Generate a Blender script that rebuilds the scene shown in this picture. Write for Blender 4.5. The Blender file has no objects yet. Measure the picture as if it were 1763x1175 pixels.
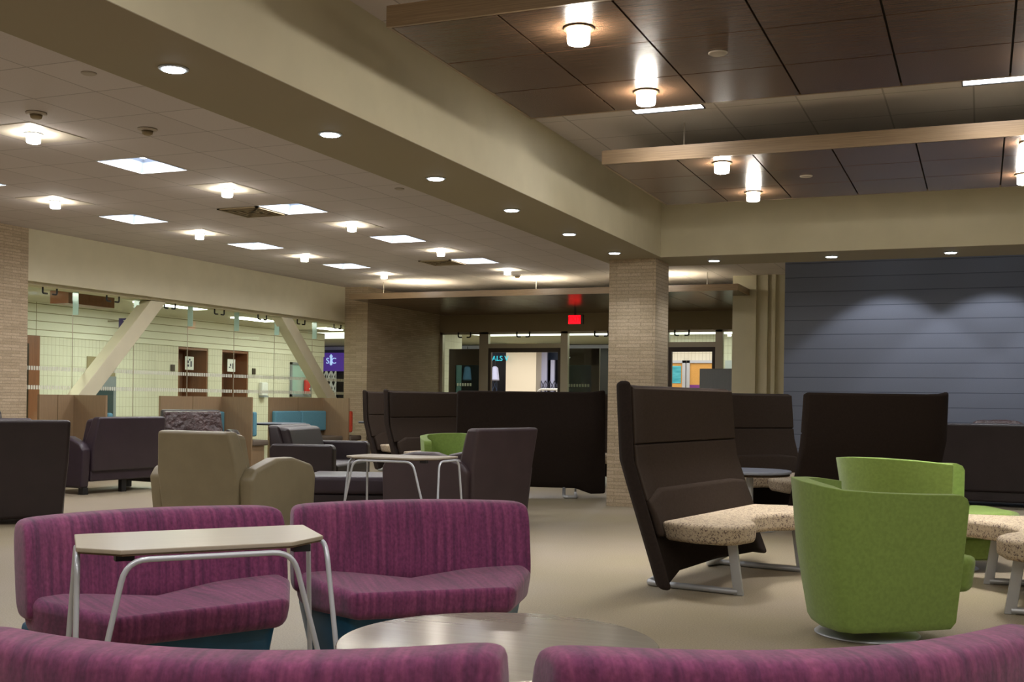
import bpy, bmesh, math, random
from mathutils import Vector, Matrix
random.seed(7)
C = bpy.context.scene.collection
R = math.radians
PI = math.pi

# ------------------------------------------------------------------ materials
def lin(c):
    return tuple(((x/255)/12.92 if x/255 <= .04045 else ((x/255+.055)/1.055)**2.4) for x in c) + (1,)

def newmat(name):
    m = bpy.data.materials.new(name); m.use_nodes = True
    nt = m.node_tree; b = nt.nodes['Principled BSDF']
    return m, nt, b

def node(nt, t, **kw):
    n = nt.nodes.new(t)
    for k, v in kw.items():
        if k.startswith('i_'):
            n.inputs[k[2:].replace('_', ' ')].default_value = v
        else:
            setattr(n, k, v)
    return n

def coords(nt, scale=(1, 1, 1), kind='Object'):
    tc = node(nt, 'ShaderNodeTexCoord'); mp = node(nt, 'ShaderNodeMapping')
    nt.links.new(tc.outputs[kind], mp.inputs[0]); mp.inputs['Scale'].default_value = scale
    return mp.outputs[0]

def mat(name, rgb, rough=.6, metal=0, var=0.0, vscale=(20, 20, 20), bump=0, bscale=200, spec=.5, rgb2=None, sheen=0, detail=3):
    m, nt, b = newmat(name); L = nt.links.new
    b.inputs['Base Color'].default_value = lin(rgb)
    b.inputs['Roughness'].default_value = rough; b.inputs['Metallic'].default_value = metal
    b.inputs['Specular IOR Level'].default_value = spec
    if sheen: b.inputs['Sheen Weight'].default_value = sheen
    if var or rgb2:
        n = node(nt, 'ShaderNodeTexNoise'); n.inputs['Scale'].default_value = 1; n.inputs['Detail'].default_value = detail
        L(coords(nt, vscale), n.inputs['Vector'])
        cr = node(nt, 'ShaderNodeValToRGB'); L(n.outputs['Fac'], cr.inputs[0])
        a = lin(rgb); c2 = lin(rgb2) if rgb2 else tuple(min(1, x*(1+var)) for x in a[:3])+(1,)
        a = a if rgb2 else tuple(x*(1-var) for x in a[:3])+(1,)
        cr.color_ramp.elements[0].position = .35; cr.color_ramp.elements[1].position = .65
        cr.color_ramp.elements[0].color = a; cr.color_ramp.elements[1].color = c2
        L(cr.outputs[0], b.inputs['Base Color'])
    if bump:
        n2 = node(nt, 'ShaderNodeTexNoise'); n2.inputs['Scale'].default_value = bscale; n2.inputs['Detail'].default_value = 4
        L(coords(nt), n2.inputs['Vector'])
        bp = node(nt, 'ShaderNodeBump'); bp.inputs['Strength'].default_value = bump; bp.inputs['Distance'].default_value = .01 if bscale > 50 else .06
        L(n2.outputs['Fac'], bp.inputs['Height']); L(bp.outputs[0], b.inputs['Normal'])
    return m

def emis(name, rgb, s):
    m, nt, b = newmat(name)
    b.inputs['Base Color'].default_value = lin(rgb)
    b.inputs['Emission Color'].default_value = lin(rgb); b.inputs['Emission Strength'].default_value = s
    return m

def wallcoords(nt, floor=False, off=(0, 0)):
    """u = x + y (axis-aligned walls), v = z ; floor/ceiling: u = x, v = y"""
    g = node(nt, 'ShaderNodeTexCoord'); s = node(nt, 'ShaderNodeSeparateXYZ'); c = node(nt, 'ShaderNodeCombineXYZ')
    L = nt.links.new; L(g.outputs['Object'], s.inputs[0])
    def shift(out, d):
        a = node(nt, 'ShaderNodeMath', operation='ADD'); L(out, a.inputs[0]); a.inputs[1].default_value = d; return a.outputs[0]
    if floor:
        L(shift(s.outputs[0], off[0]), c.inputs[0]); L(shift(s.outputs[1], off[1]), c.inputs[1])
    else:
        a = node(nt, 'ShaderNodeMath', operation='ADD'); L(s.outputs[0], a.inputs[0]); L(s.outputs[1], a.inputs[1])
        L(shift(a.outputs[0], off[0]), c.inputs[0]); L(shift(s.outputs[2], off[1]), c.inputs[1])
    return c.outputs[0]

def brickmat(name, c1, c2, cm, bw, bh, mortar, offset=.5, rough=.7, floor=False, off=(0, 0), bump=.3, spec=.3, noise=0):
    m, nt, b = newmat(name); L = nt.links.new
    t = node(nt, 'ShaderNodeTexBrick'); t.offset = offset; t.squash = 1
    t.inputs['Scale'].default_value = 1; t.inputs['Brick Width'].default_value = bw; t.inputs['Row Height'].default_value = bh
    t.inputs['Mortar Size'].default_value = mortar; t.inputs['Mortar Smooth'].default_value = .1; t.inputs['Bias'].default_value = 0
    t.inputs['Color1'].default_value = lin(c1); t.inputs['Color2'].default_value = lin(c2); t.inputs['Mortar'].default_value = lin(cm)
    L(wallcoords(nt, floor, off), t.inputs['Vector'])
    out = t.outputs['Color']
    if noise:
        n = node(nt, 'ShaderNodeTexNoise'); n.inputs['Scale'].default_value = 90; n.inputs['Detail'].default_value = 5
        L(coords(nt), n.inputs['Vector'])
        mx = node(nt, 'ShaderNodeMixRGB', blend_type='OVERLAY'); mx.inputs[0].default_value = noise
        L(out, mx.inputs[1]); L(n.outputs['Fac'], mx.inputs[2]); out = mx.outputs[0]
    L(out, b.inputs['Base Color'])
    bp = node(nt, 'ShaderNodeBump', invert=True); bp.inputs['Strength'].default_value = bump; bp.inputs['Distance'].default_value = .01
    L(t.outputs['Fac'], bp.inputs['Height']); L(bp.outputs[0], b.inputs['Normal'])
    b.inputs['Roughness'].default_value = rough; b.inputs['Specular IOR Level'].default_value = spec
    return m

M = {}
M['khaki'] = mat('khaki_paint', (204, 196, 169), .75, var=.03, vscale=(3, 3, 3), spec=.2)
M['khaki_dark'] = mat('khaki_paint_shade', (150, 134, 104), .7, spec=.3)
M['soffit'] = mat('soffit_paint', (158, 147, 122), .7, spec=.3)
M['ceiling'] = brickmat('ceiling_tile', (206, 197, 193), (201, 192, 188), (168, 160, 155), .63, .6925, .007, 0, .9, True, (8.27, -9.03), .15, .1, .12)
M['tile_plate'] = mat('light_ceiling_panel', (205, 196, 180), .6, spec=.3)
M['brick'] = brickmat('roman_brick', (184, 164, 138), (166, 148, 122), (150, 133, 110), .30, .042, .004, .5, .75, bump=.5, noise=.5)
M['brick2'] = brickmat('roman_brick_column', (192, 172, 145), (177, 158, 130), (158, 141, 116), .30, .042, .004, .5, .75, bump=.5, noise=.5)
M['blue'] = brickmat('blue_block', (118, 124, 140), (116, 122, 138), (88, 94, 110), 40, .203, .006, 0, .45, bump=.6, spec=.4, noise=.1)
M['corr_tile'] = brickmat('corridor_scored_block', (226, 220, 202), (222, 216, 197), (190, 183, 162), .1, .2, .005, 0, .5, bump=.3, spec=.4)
M['corr_band'] = brickmat('corridor_band', (236, 231, 216), (234, 229, 212), (150, 140, 110), 30, .165, .008, 0, .5, off=(0, 3.3), bump=.3)
M['cream'] = mat('cream_plaster', (238, 226, 205), .6)
M['corr_ceiling'] = mat('corridor_ceiling', (204, 198, 178), .8)
M['seam'] = mat('dark_seam', (30, 26, 22), .9)

def wood(name, c1, c2, rough, axis=(3, 3, 260), spec=.5):
    return mat(name, c1, rough, vscale=axis, rgb2=c2, spec=spec, detail=6)
M['cloud'] = wood('walnut_laminate', (88, 66, 50), (106, 82, 62), .26, (4, 220, 4), .6)
M['fascia'] = wood('light_walnut_edge', (132, 110, 84), (152, 128, 98), .35, (4, 4, 240))
M['booth'] = mat('booth_laminate', (134, 110, 82), .5, var=.06, vscale=(60, 60, 4))
M['door_wood'] = wood('reddish_door_wood', (128, 78, 52), (142, 88, 60), .4, (30, 30, 2))
M['door_wood_light'] = wood('oak_door', (178, 130, 88), (188, 140, 96), .4, (30, 30, 2))
M['bronze'] = mat('dark_bronze_frame', (58, 44, 34), .35, .3)
M['nickel'] = mat('satin_aluminium', (170, 160, 142), .35, .5)
M['steel'] = mat('silver_powder_coat', (200, 203, 210), .35, .35)
M['leg_metal'] = mat('grey_metal', (185, 186, 188), .38, .5)
M['black'] = mat('black_plastic', (22, 20, 22), .5)
M['white'] = mat('white_plastic', (228, 226, 224), .5)
M['grey_box'] = mat('grey_enamel', (132, 136, 142), .4, var=.05, vscale=(150, 4, 4))
M['mark_dark'] = mat('sign_ink', (60, 62, 84), .6)
M['navy_fascia'] = mat('navy_fascia', (48, 62, 92), .5)
M['lilac_paint'] = mat('lilac_paint', (196, 200, 236), .5)
M['store_dark'] = mat('dark_shop_interior', (16, 16, 28), .3)
M['purple_sign'] = emis('purple_shop_sign', (72, 40, 132), .9)
M['purple_plate'] = mat('purple_sign_plate', (62, 46, 120), .5)
M['teal_letters'] = emis('teal_letters', (40, 170, 190), 1.0)
M['pale_letters'] = emis('pale_letters', (170, 190, 235), 1.2)
M['red_sign'] = emis('red_exit_glow', (255, 8, 24), 2.6)
M['red_letters'] = emis('red_exit_letters', (150, 0, 10), .9)
M['red'] = mat('extinguisher_red', (200, 40, 38), .35)
M['cork'] = mat('cork_board', (214, 160, 84), .8, var=.05, vscale=(60, 60, 60))
M['teal_paper'] = mat('teal_poster', (44, 150, 170), .6, rgb2=(90, 190, 205), vscale=(3, 3, 30))
M['purple_paper'] = mat('purple_notice', (120, 50, 130), .6)
M['beige_leather'] = mat('beige_leather', (134, 122, 96), .42, var=.05, vscale=(6, 6, 6), bump=.12, bscale=160)
M['brown_leather'] = mat('dark_brown_leather', (38, 27, 30), .4, var=.12, vscale=(5, 5, 5), bump=.15, bscale=140)
M['plum_leather'] = mat('plum_leather', (50, 38, 47), .38, var=.1, vscale=(5, 5, 5), bump=.15, bscale=140)
M['taupe_leather'] = mat('taupe_brown_leather', (64, 50, 53), .45, var=.08, vscale=(5, 5, 5), bump=.12, bscale=140)
M['worn_leather'] = mat('worn_leather', (64, 46, 45), .38, var=.25, vscale=(9, 9, 9), bump=1, bscale=11)
M['wool'] = mat('dark_brown_wool', (46, 38, 34), .95, var=.08, vscale=(60, 60, 60), bump=.2, bscale=500, spec=.1)
M['wool_pad'] = mat('brown_wool_pad', (58, 48, 41), .95, var=.08, vscale=(60, 60, 60), bump=.2, bscale=500, spec=.1)
M['green'] = mat('lime_green_wool', (128, 152, 76), .9, var=.07, vscale=(50, 50, 50), bump=.2, bscale=500, spec=.15, sheen=.2)
M['teal'] = mat('teal_fabric', (86, 136, 152), .85, var=.06, vscale=(40, 40, 40))
M['teal_vinyl'] = mat('blue_vinyl_base', (36, 88, 118), .4, var=.12, vscale=(7, 7, 7))
M['orange'] = mat('rust_red_fabric', (172, 56, 28), .85, var=.06, vscale=(40, 40, 40))
M['booth_seat'] = mat('taupe_seat_fabric', (96, 84, 72), .85)
M['table_grey'] = mat('champagne_grey_laminate', (168, 156, 138), .28, var=.03, vscale=(2, 60, 2), spec=.6)
M['table_silver'] = mat('brushed_grey_table_top', (160, 152, 138), .2, .35, var=.05, vscale=(1.5, 40, 2))
M['edge'] = mat('dark_edge_band', (92, 70, 48), .5)
M['blue_grey_top'] = mat('pale_grey_table_top', (150, 156, 172), .3)
M['glass_lamp'] = emis('frosted_lamp_glass', (255, 248, 236), 115)
M['down_glow'] = emis('downlight_lens', (225, 240, 255), 26)
M['troffer_glow'] = emis('troffer_panel', (250, 250, 255), 9)
M['troffer_side_glow'] = emis('glowing_troffer_reflector', (130, 142, 160), .25)  # reflector sides emit faintly, standing in for light caught from the diffuser
M['strip_glow'] = emis('corridor_strip_panel', (255, 250, 240), 12)
M['band_glow'] = emis('hall_ceiling_panel', (255, 252, 244), 2.2)
M['ring'] = mat('bronze_lamp_ring', (110, 92, 66), .35, .6)
M['white_ring'] = mat('white_trim_ring', (190, 196, 200), .5)
M['disc'] = mat('beige_disc', (176, 164, 148), .6)

def glass_mat(name, tint, alpha, rough=.02):
    m, nt, b = newmat(name); L = nt.links.new
    out = nt.nodes['Material Output']
    tr = node(nt, 'ShaderNodeBsdfTransparent'); tr.inputs[0].default_value = lin(tint)
    gl = node(nt, 'ShaderNodeBsdfGlossy'); gl.inputs['Roughness'].default_value = rough
    mx = node(nt, 'ShaderNodeMixShader'); mx.inputs[0].default_value = alpha
    lw = node(nt, 'ShaderNodeLayerWeight'); pw = node(nt, 'ShaderNodeMath', operation='POWER'); pw.inputs[1].default_value = 4
    ma = node(nt, 'ShaderNodeMath', operation='MULTIPLY_ADD'); ma.inputs[1].default_value = .35; ma.inputs[2].default_value = .025
    L(lw.outputs['Facing'], pw.inputs[0]); L(pw.outputs[0], ma.inputs[0]); L(ma.outputs[0], mx.inputs[0]); L(tr.outputs[0], mx.inputs[1]); L(gl.outputs[0], mx.inputs[2]); L(mx.outputs[0], out.inputs[0])
    return m
M['glass'] = glass_mat('clear_glass', (240, 248, 242), .05)
M['fin_glass'] = mat('green_glass_edge', (176, 206, 198), .1, spec=.8)
M['dark_glass'] = mat('dark_door_glass', (44, 66, 74), .08, spec=.9)
M['smoke_glass'] = glass_mat('smoked_door_glass', (140, 168, 174), .05)
M['dots'] = mat('white_glass_marking', (214, 214, 200), .6)

# floor: speckled tan with soft large patches
def floor_mat():
    m, nt, b = newmat('terrazzo_floor'); L = nt.links.new
    n1 = node(nt, 'ShaderNodeTexNoise'); n1.inputs['Scale'].default_value = .7; n1.inputs['Detail'].default_value = 3
    n2 = node(nt, 'ShaderNodeTexNoise'); n2.inputs['Scale'].default_value = 110; n2.inputs['Detail'].default_value = 4
    L(coords(nt), n1.inputs['Vector']); L(coords(nt), n2.inputs['Vector'])
    r1 = node(nt, 'ShaderNodeValToRGB'); r1.color_ramp.elements[0].position = .35; r1.color_ramp.elements[1].position = .68
    r1.color_ramp.elements[0].color = lin((150, 138, 112)); r1.color_ramp.elements[1].color = lin((156, 143, 125))
    r2 = node(nt, 'ShaderNodeValToRGB'); r2.color_ramp.elements[0].position = .35; r2.color_ramp.elements[1].position = .65
    r2.color_ramp.elements[0].color = (.32, .32, .32, 1); r2.color_ramp.elements[1].color = (.62, .62, .62, 1)
    L(n1.outputs['Fac'], r1.inputs[0]); L(n2.outputs['Fac'], r2.inputs[0])
    mx = node(nt, 'ShaderNodeMixRGB', blend_type='OVERLAY'); mx.inputs[0].default_value = .6
    L(r1.outputs[0], mx.inputs[1]); L(r2.outputs[0], mx.inputs[2]); L(mx.outputs[0], b.inputs['Base Color'])
    b.inputs['Roughness'].default_value = .42; b.inputs['Specular IOR Level'].default_value = .35
    return m
M['floor'] = floor_mat()

# purple striped upholstery
def stripes():
    m, nt, b = newmat('magenta_striped_fabric'); L = nt.links.new
    n1 = node(nt, 'ShaderNodeTexNoise'); n1.inputs['Scale'].default_value = 1; n1.inputs['Detail'].default_value = 4
    L(coords(nt, (42, 2.2, 2.2)), n1.inputs['Vector'])
    n2 = node(nt, 'ShaderNodeTexNoise'); n2.inputs['Scale'].default_value = 1; n2.inputs['Detail'].default_value = 6
    L(coords(nt, (90, 60, 60)), n2.inputs['Vector'])
    r1 = node(nt, 'ShaderNodeValToRGB'); e = r1.color_ramp.elements
    e[0].position = .3; e[1].position = .7; e[0].color = lin((88, 46, 76)); e[1].color = lin((136, 68, 104))
    k = e.new(.5); k.color = lin((116, 55, 92))
    L(n1.outputs['Fac'], r1.inputs[0])
    mx = node(nt, 'ShaderNodeMixRGB', blend_type='OVERLAY'); mx.inputs[0].default_value = .55
    L(r1.outputs[0], mx.inputs[1]); L(n2.outputs['Fac'], mx.inputs[2]); L(mx.outputs[0], b.inputs['Base Color'])
    b.inputs['Roughness'].default_value = .85; b.inputs['Specular IOR Level'].default_value = .2; b.inputs['Sheen Weight'].default_value = .25
    bp = node(nt, 'ShaderNodeBump'); bp.inputs['Strength'].default_value = .2; bp.inputs['Distance'].default_value = .005
    L(n2.outputs['Fac'], bp.inputs['Height']); L(bp.outputs[0], b.inputs['Normal'])
    return m
M['purple'] = stripes()

def squiggle():
    m, nt, b = newmat('tan_squiggle_fabric'); L = nt.links.new
    n0 = node(nt, 'ShaderNodeTexNoise'); n0.inputs['Scale'].default_value = 30; L(coords(nt), n0.inputs['Vector'])
    v = node(nt, 'ShaderNodeTexVoronoi', feature='DISTANCE_TO_EDGE'); v.inputs['Scale'].default_value = 54
    mxv = node(nt, 'ShaderNodeMixRGB'); mxv.inputs[0].default_value = .06
    L(coords(nt), mxv.inputs[1]); L(n0.outputs['Color'], mxv.inputs[2]); L(mxv.outputs[0], v.inputs['Vector'])
    n1 = node(nt, 'ShaderNodeTexNoise'); n1.inputs['Scale'].default_value = 55; L(coords(nt), n1.inputs['Vector'])
    lt = node(nt, 'ShaderNodeMath', operation='LESS_THAN'); L(v.outputs['Distance'], lt.inputs[0]); lt.inputs[1].default_value = .085
    gt = node(nt, 'ShaderNodeMath', operation='GREATER_THAN'); L(n1.outputs['Fac'], gt.inputs[0]); gt.inputs[1].default_value = .5
    mu = node(nt, 'ShaderNodeMath', operation='MULTIPLY'); L(lt.outputs[0], mu.inputs[0]); L(gt.outputs[0], mu.inputs[1])
    mx = node(nt, 'ShaderNodeMixRGB'); L(mu.outputs[0], mx.inputs[0])
    mx.inputs[1].default_value = lin((188, 170, 144)); mx.inputs[2].default_value = lin((108, 90, 82))
    L(mx.outputs[0], b.inputs['Base Color']); b.inputs['Roughness'].default_value = .85
    return m
M['tan'] = squiggle()

# ------------------------------------------------------------------ mesh helpers
def link(name, me, m, parent=None, smooth=False):
    o = bpy.data.objects.new(name, me); C.objects.link(o)
    if m is not None: me.materials.append(m)
    if parent is not None: o.parent = parent
    if smooth:
        for p in me.polygons: p.use_smooth = True
    return o

def finish(name, bm, m, parent=None, smooth=False, bevel=0, seg=3, sub=0, angle=40):
    bmesh.ops.remove_doubles(bm, verts=bm.verts, dist=1e-5)
    bmesh.ops.recalc_face_normals(bm, faces=bm.faces)
    me = bpy.data.meshes.new(name); bm.to_mesh(me); bm.free()
    o = link(name, me, m, parent, smooth or bevel > 0 or sub > 0)
    if bevel:
        b = o.modifiers.new('bevel', 'BEVEL'); b.width = bevel; b.segments = seg; b.limit_method = 'ANGLE'; b.angle_limit = R(angle)
        b.harden_normals = False
    if sub:
        s = o.modifiers.new('subdivision', 'SUBSURF'); s.levels = sub; s.render_levels = sub
    if bevel or smooth:
        w = o.modifiers.new('normals', 'WEIGHTED_NORMAL'); w.keep_sharp = False
    return o

def bx(bm, x0, x1, y0, y1, z0, z1):
    v = [bm.verts.new((x, y, z)) for z in (z0, z1) for x, y in ((x0, y0), (x1, y0), (x1, y1), (x0, y1))]
    for f in ((3, 2, 1, 0), (4, 5, 6, 7), (0, 1, 5, 4), (1, 2, 6, 5), (2, 3, 7, 6), (3, 0, 4, 7)):
        bm.faces.new([v[i] for i in f])

def hexa(bm, pts):
    """8 points: bottom 4 ccw, top 4 ccw"""
    v = [bm.verts.new(p) for p in pts]
    for f in ((3, 2, 1, 0), (4, 5, 6, 7), (0, 1, 5, 4), (1, 2, 6, 5), (2, 3, 7, 6), (3, 0, 4, 7)):
        bm.faces.new([v[i] for i in f])

def prism(bm, poly, a, b, axis='z', s=1.0):
    """extrude polygon; axis z: poly (x,y); axis x: poly (y,z); axis y: poly (x,z); s scales the first cap about its centre"""
    cx = sum(p[0] for p in poly)/len(poly); cy = sum(p[1] for p in poly)/len(poly)
    def P(p, t, k=1.0):
        u, w = cx+(p[0]-cx)*k, cy+(p[1]-cy)*k
        return (u, w, t) if axis == 'z' else ((t, u, w) if axis == 'x' else (u, t, w))
    lo = [bm.verts.new(P(p, a, s)) for p in poly]; hi = [bm.verts.new(P(p, b)) for p in poly]
    n = len(poly)
    for i in range(n):
        bm.faces.new((lo[i], lo[(i+1) % n], hi[(i+1) % n], hi[i]))
    bm.faces.new(lo[::-1]); bm.faces.new(hi)

def lathe(bm, prof, n=24, cx=0, cy=0):
    rings = []
    for r, z in prof:
        rings.append([bm.verts.new((cx+r*math.cos(2*PI*i/n), cy+r*math.sin(2*PI*i/n), z)) for i in range(n)])
    for a, b in zip(rings, rings[1:]):
        for i in range(n): bm.faces.new((a[i], a[(i+1) % n], b[(i+1) % n], b[i]))
    bm.faces.new(rings[0][::-1]); bm.faces.new(rings[-1])

def tube(bm, pts, r, n=8, close=False):
    P = [Vector(p) for p in pts]; rings = []
    up = None
    for i, p in enumerate(P):
        a = P[i-1] if (i > 0 or close) else p
        b = P[(i+1) % len(P)] if (i < len(P)-1 or close) else p
        t = (b-a).normalized()
        if up is None:
            up = t.cross(Vector((0, 0, 1)))
            if up.length < .1: up = t.cross(Vector((1, 0, 0)))
            up.normalize()
        else:
            up = (up - t*up.dot(t))
            if up.length < 1e-4: up = t.cross(Vector((1, 0, 0)))
            up.normalize()
        w = t.cross(up)
        rings.append([bm.verts.new(p+(up*math.cos(2*PI*k/n)+w*math.sin(2*PI*k/n))*r) for k in range(n)])
    m = len(rings)
    for i in range(m if close else m-1):
        a, b = rings[i], rings[(i+1) % m]
        for k in range(n): bm.faces.new((a[k], a[(k+1) % n], b[(k+1) % n], b[k]))
    if not close:
        bm.faces.new(rings[0][::-1]); bm.faces.new(rings[-1])

def fillet(pts, rad, k=5):
    """round the inner corners of a polyline"""
    P = [Vector(p) for p in pts]; out = [P[0]]
    for a, b, c in zip(P, P[1:], P[2:]):
        d1 = (a-b); d2 = (c-b); r = min(rad, d1.length*.45, d2.length*.45)
        s = b+d1.normalized()*r; e = b+d2.normalized()*r
        for i in range(k+1):
            t = i/k; out.append(s*(1-t)**2 + b*2*t*(1-t) + e*t*t)
    out.append(P[-1]); return out

def B(): return bmesh.new()

def box(name, m, x0, x1, y0, y1, z0, z1, parent=None, bevel=0, seg=2):
    bm = B(); bx(bm, x0, x1, y0, y1, z0, z1); return finish(name, bm, m, parent, bevel=bevel, seg=seg)

def struct(o):
    if o.parent is None: o['kind'] = 'structure'
    return o

def tag(o, label, cat, group=None, kind=None):
    o['label'] = label; o['category'] = cat
    if group: o['group'] = group
    if kind: o['kind'] = kind
    return o

def thing(name, label, cat, loc=(0, 0, 0), heading=None, group=None, scale=None):
    o = bpy.data.objects.new(name, None); C.objects.link(o); o.empty_display_size = .2
    o.location = loc
    if heading is not None: o.rotation_euler = (0, 0, R(heading+90))
    if scale: o.scale = scale
    return tag(o, label, cat, group)

def dup(root, loc, heading=None, label=None, group=None, scale=None):
    r = root.copy(); C.objects.link(r); r.location = loc
    if heading is not None: r.rotation_euler = (0, 0, R(heading+90))
    if scale: r.scale = scale
    if label: r['label'] = label
    if group: r['group'] = group
    for ch in list(root.children):
        c = ch.copy(); C.objects.link(c); c.parent = r
        for g in list(ch.children):
            d = g.copy(); C.objects.link(d); d.parent = c
    return r

def text_mesh(name, body, size, m, parent, loc, rot, depth=.004, align='CENTER'):
    cu = bpy.data.curves.new(name, 'FONT'); cu.body = body; cu.size = size; cu.extrude = depth
    cu.align_x = align; cu.align_y = 'CENTER'
    t = bpy.data.objects.new(name+'_tmp', cu); C.objects.link(t)
    dg = bpy.context.evaluated_depsgraph_get(); dg.update()
    me = bpy.data.meshes.new_from_object(t.evaluated_get(dg)); me.name = name
    bpy.data.objects.remove(t, do_unlink=True)
    me.materials.clear()
    o = link(name, me, m, parent); o.location = loc; o.rotation_euler = rot
    return o

# ------------------------------------------------------------------ the room shell
CE = 3.6       # lounge ceiling
SO = 2.94      # beam soffit
GX = -12.55    # face of the left wall

bm = B(); bx(bm, -26, 6.6, -3.2, 42, -.1, 0); struct(finish('floor', bm, M['floor']))

troffers = [(-7.965, 9.36), (-10.49, 12.17), (-7.965, 12.13), (-10.49, 14.94), (-7.965, 14.9), (-10.49, 17.7), (-7.965, 17.66), (-10.49, 20.45), (-7.965, 20.42),
            (-7.965, 6.6), (-10.49, 9.4), (-10.49, 6.6), (-5.44, 20.42)]
TX, TY = .29, .33
strips = [(-2.35, 8.68), (.13, 8.68), (2.6, 8.68)]
holes = [(x-TX, x+TX, y-TY, y+TY) for x, y in troffers] + [(x-.29, x+.29, y-.32, y+.32) for x, y in strips]
xs = sorted({-12.8, 6.4, *[h[0] for h in holes], *[h[1] for h in holes]}); ys = sorted({-3.0, 25.0, *[h[2] for h in holes], *[h[3] for h in holes]})
bm = B()
for i in range(len(xs)-1):
    for j in range(len(ys)-1):
        cx, cy = (xs[i]+xs[i+1])/2, (ys[j]+ys[j+1])/2
        if any(h[0] < cx < h[1] and h[2] < cy < h[3] for h in holes): continue
        v = [bm.verts.new(p) for p in ((xs[i], ys[j], CE), (xs[i], ys[j+1], CE), (xs[i+1], ys[j+1], CE), (xs[i+1], ys[j], CE))]
        bm.faces.new(v)
bmesh.ops.remove_doubles(bm, verts=bm.verts, dist=1e-5)
me = bpy.data.meshes.new('ceiling'); bm.to_mesh(me); bm.free()
struct(link('ceiling', me, M['ceiling']))

# walls of the lounge
struct(box('wall_left', M['brick'], GX-.5, GX, -3, 12.39, 0, CE))
struct(box('trim_1', M['khaki'], GX-.5, GX-.001, 12.39, 21.95, 2.86, CE)).name = 'wall_left_header'
struct(box('trim_1', M['khaki'], GX-.46, GX-.1, 12.39, 21.95, 2.82, 2.86))
bm = B(); bx(bm, GX, -12.0, 21.12, 24.62, 0, CE); bx(bm, GX-.5, GX, 21.95, 24.62, 0, CE); struct(finish('wall_left_return', bm, M['brick']))
struct(box('wall_rear', M['khaki'], -12.8, 6.4, -3.2, -3.0, 0, CE))
struct(box('wall_right', M['khaki'], 6.2, 6.4, -3, 16.6, 0, CE))
struct(box('wall_blue', M['blue'], -2.62, 6.2, 16.6, 16.8, 0, CE))
bm = B(); bx(bm, -4.28, -2.62, 21.1, 21.3, 0, CE)
for x in (-3.87, -3.66, -3.52):
    bx(bm, x-.035, x+.035, 21.03, 21.1, 0, CE)
struct(finish('wall_chases', bm, M['khaki']))
struct(box('wall_chases_side', M['khaki'], -4.28, -4.18, 21.3, 24.6, 0, CE))
struct(box('wall_passage_side', M['khaki'], -2.62, -2.5, 16.8, 21.3, 0, CE))

# beams: painted drop beams
bm = B(); bx(bm, -4.24, -3.48, -3, 12.98, SO, CE); bx(bm, -4.24, 6.2, 12.98, 13.86, SO, CE)
struct(finish('trim_2', bm, M['khaki'])).name = 'ceiling_beam'
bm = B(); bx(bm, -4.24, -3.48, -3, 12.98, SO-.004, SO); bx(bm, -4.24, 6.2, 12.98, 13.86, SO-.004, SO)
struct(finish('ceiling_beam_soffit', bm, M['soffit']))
# brick column
bm = B(); bx(bm, -4.12, -3.55, 13.03, 13.62, 0, SO)
struct(finish('wall_column', bm, M['brick2']))

# ------------------------------------------------------------------ wood ceiling clouds
def cloud(name, label, x0, nx, y0, ny, dx, dy, z, fh=.115, right_end=False):
    t = thing(name, label, 'ceiling panel', (0, 0, 0), group=None)
    bm = B(); x1 = x0+nx*dx; y1 = y0+ny*dy
    for i in range(nx):
        for j in range(ny):
            g = .006
            bx(bm, x0+i*dx+g, x0+(i+1)*dx-g, y0+j*dy+g, y0+(j+1)*dy-g, z, z+.018)
    finish('panel_field', bm, M['cloud'], t)
    box('shadow_gap', M['seam'], x0+.01, x1-.01, y0+.01, y1-.01, z+.0185, z+.022, t)
    box('backing', M['seam'], x0+.02, x1-.02, y0+.02, y1-.02, z+.022, z+.05, t).data.materials[0] = M['khaki']
    bm = B(); e = .02
    bx(bm, x0-e, x1+e, y0-e, y0, z, z+fh); bx(bm, x0-e, x1+e, y1, y1+e, z, z+fh)
    bx(bm, x0-e, x0, y0, y1, z, z+fh); bx(bm, x1, x1+e, y0, y1, z, z+fh)
    finish('edge_band', bm, M['fascia'], t)
    for x in (x0+.6, (x0+x1)/2, x1-.6):
        for y in (y0+.3, y1-.3):
            bm = B(); tube(bm, [(x, y, z+.05), (x, y, CE)], .006, 6); finish('hanger_wire', bm, M['nickel'], t)
    return t
cloud('ceiling_cloud', 'walnut panel cloud nearest the camera, with two bright lamps near its left end', -2.94, 13, 5.39, 3, .615, .69, 3.23)
cloud('ceiling_cloud', 'walnut panel cloud hung just before the cross beam, behind the nearest cloud', -2.94, 13, 9.13, 3, .615, .69, 3.23)
cloud('ceiling_cloud', 'far walnut panel cloud hung over the exit doors beyond the brick column', -11.8, 11, 20.05, 6, .71, .73, 3.23)

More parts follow.
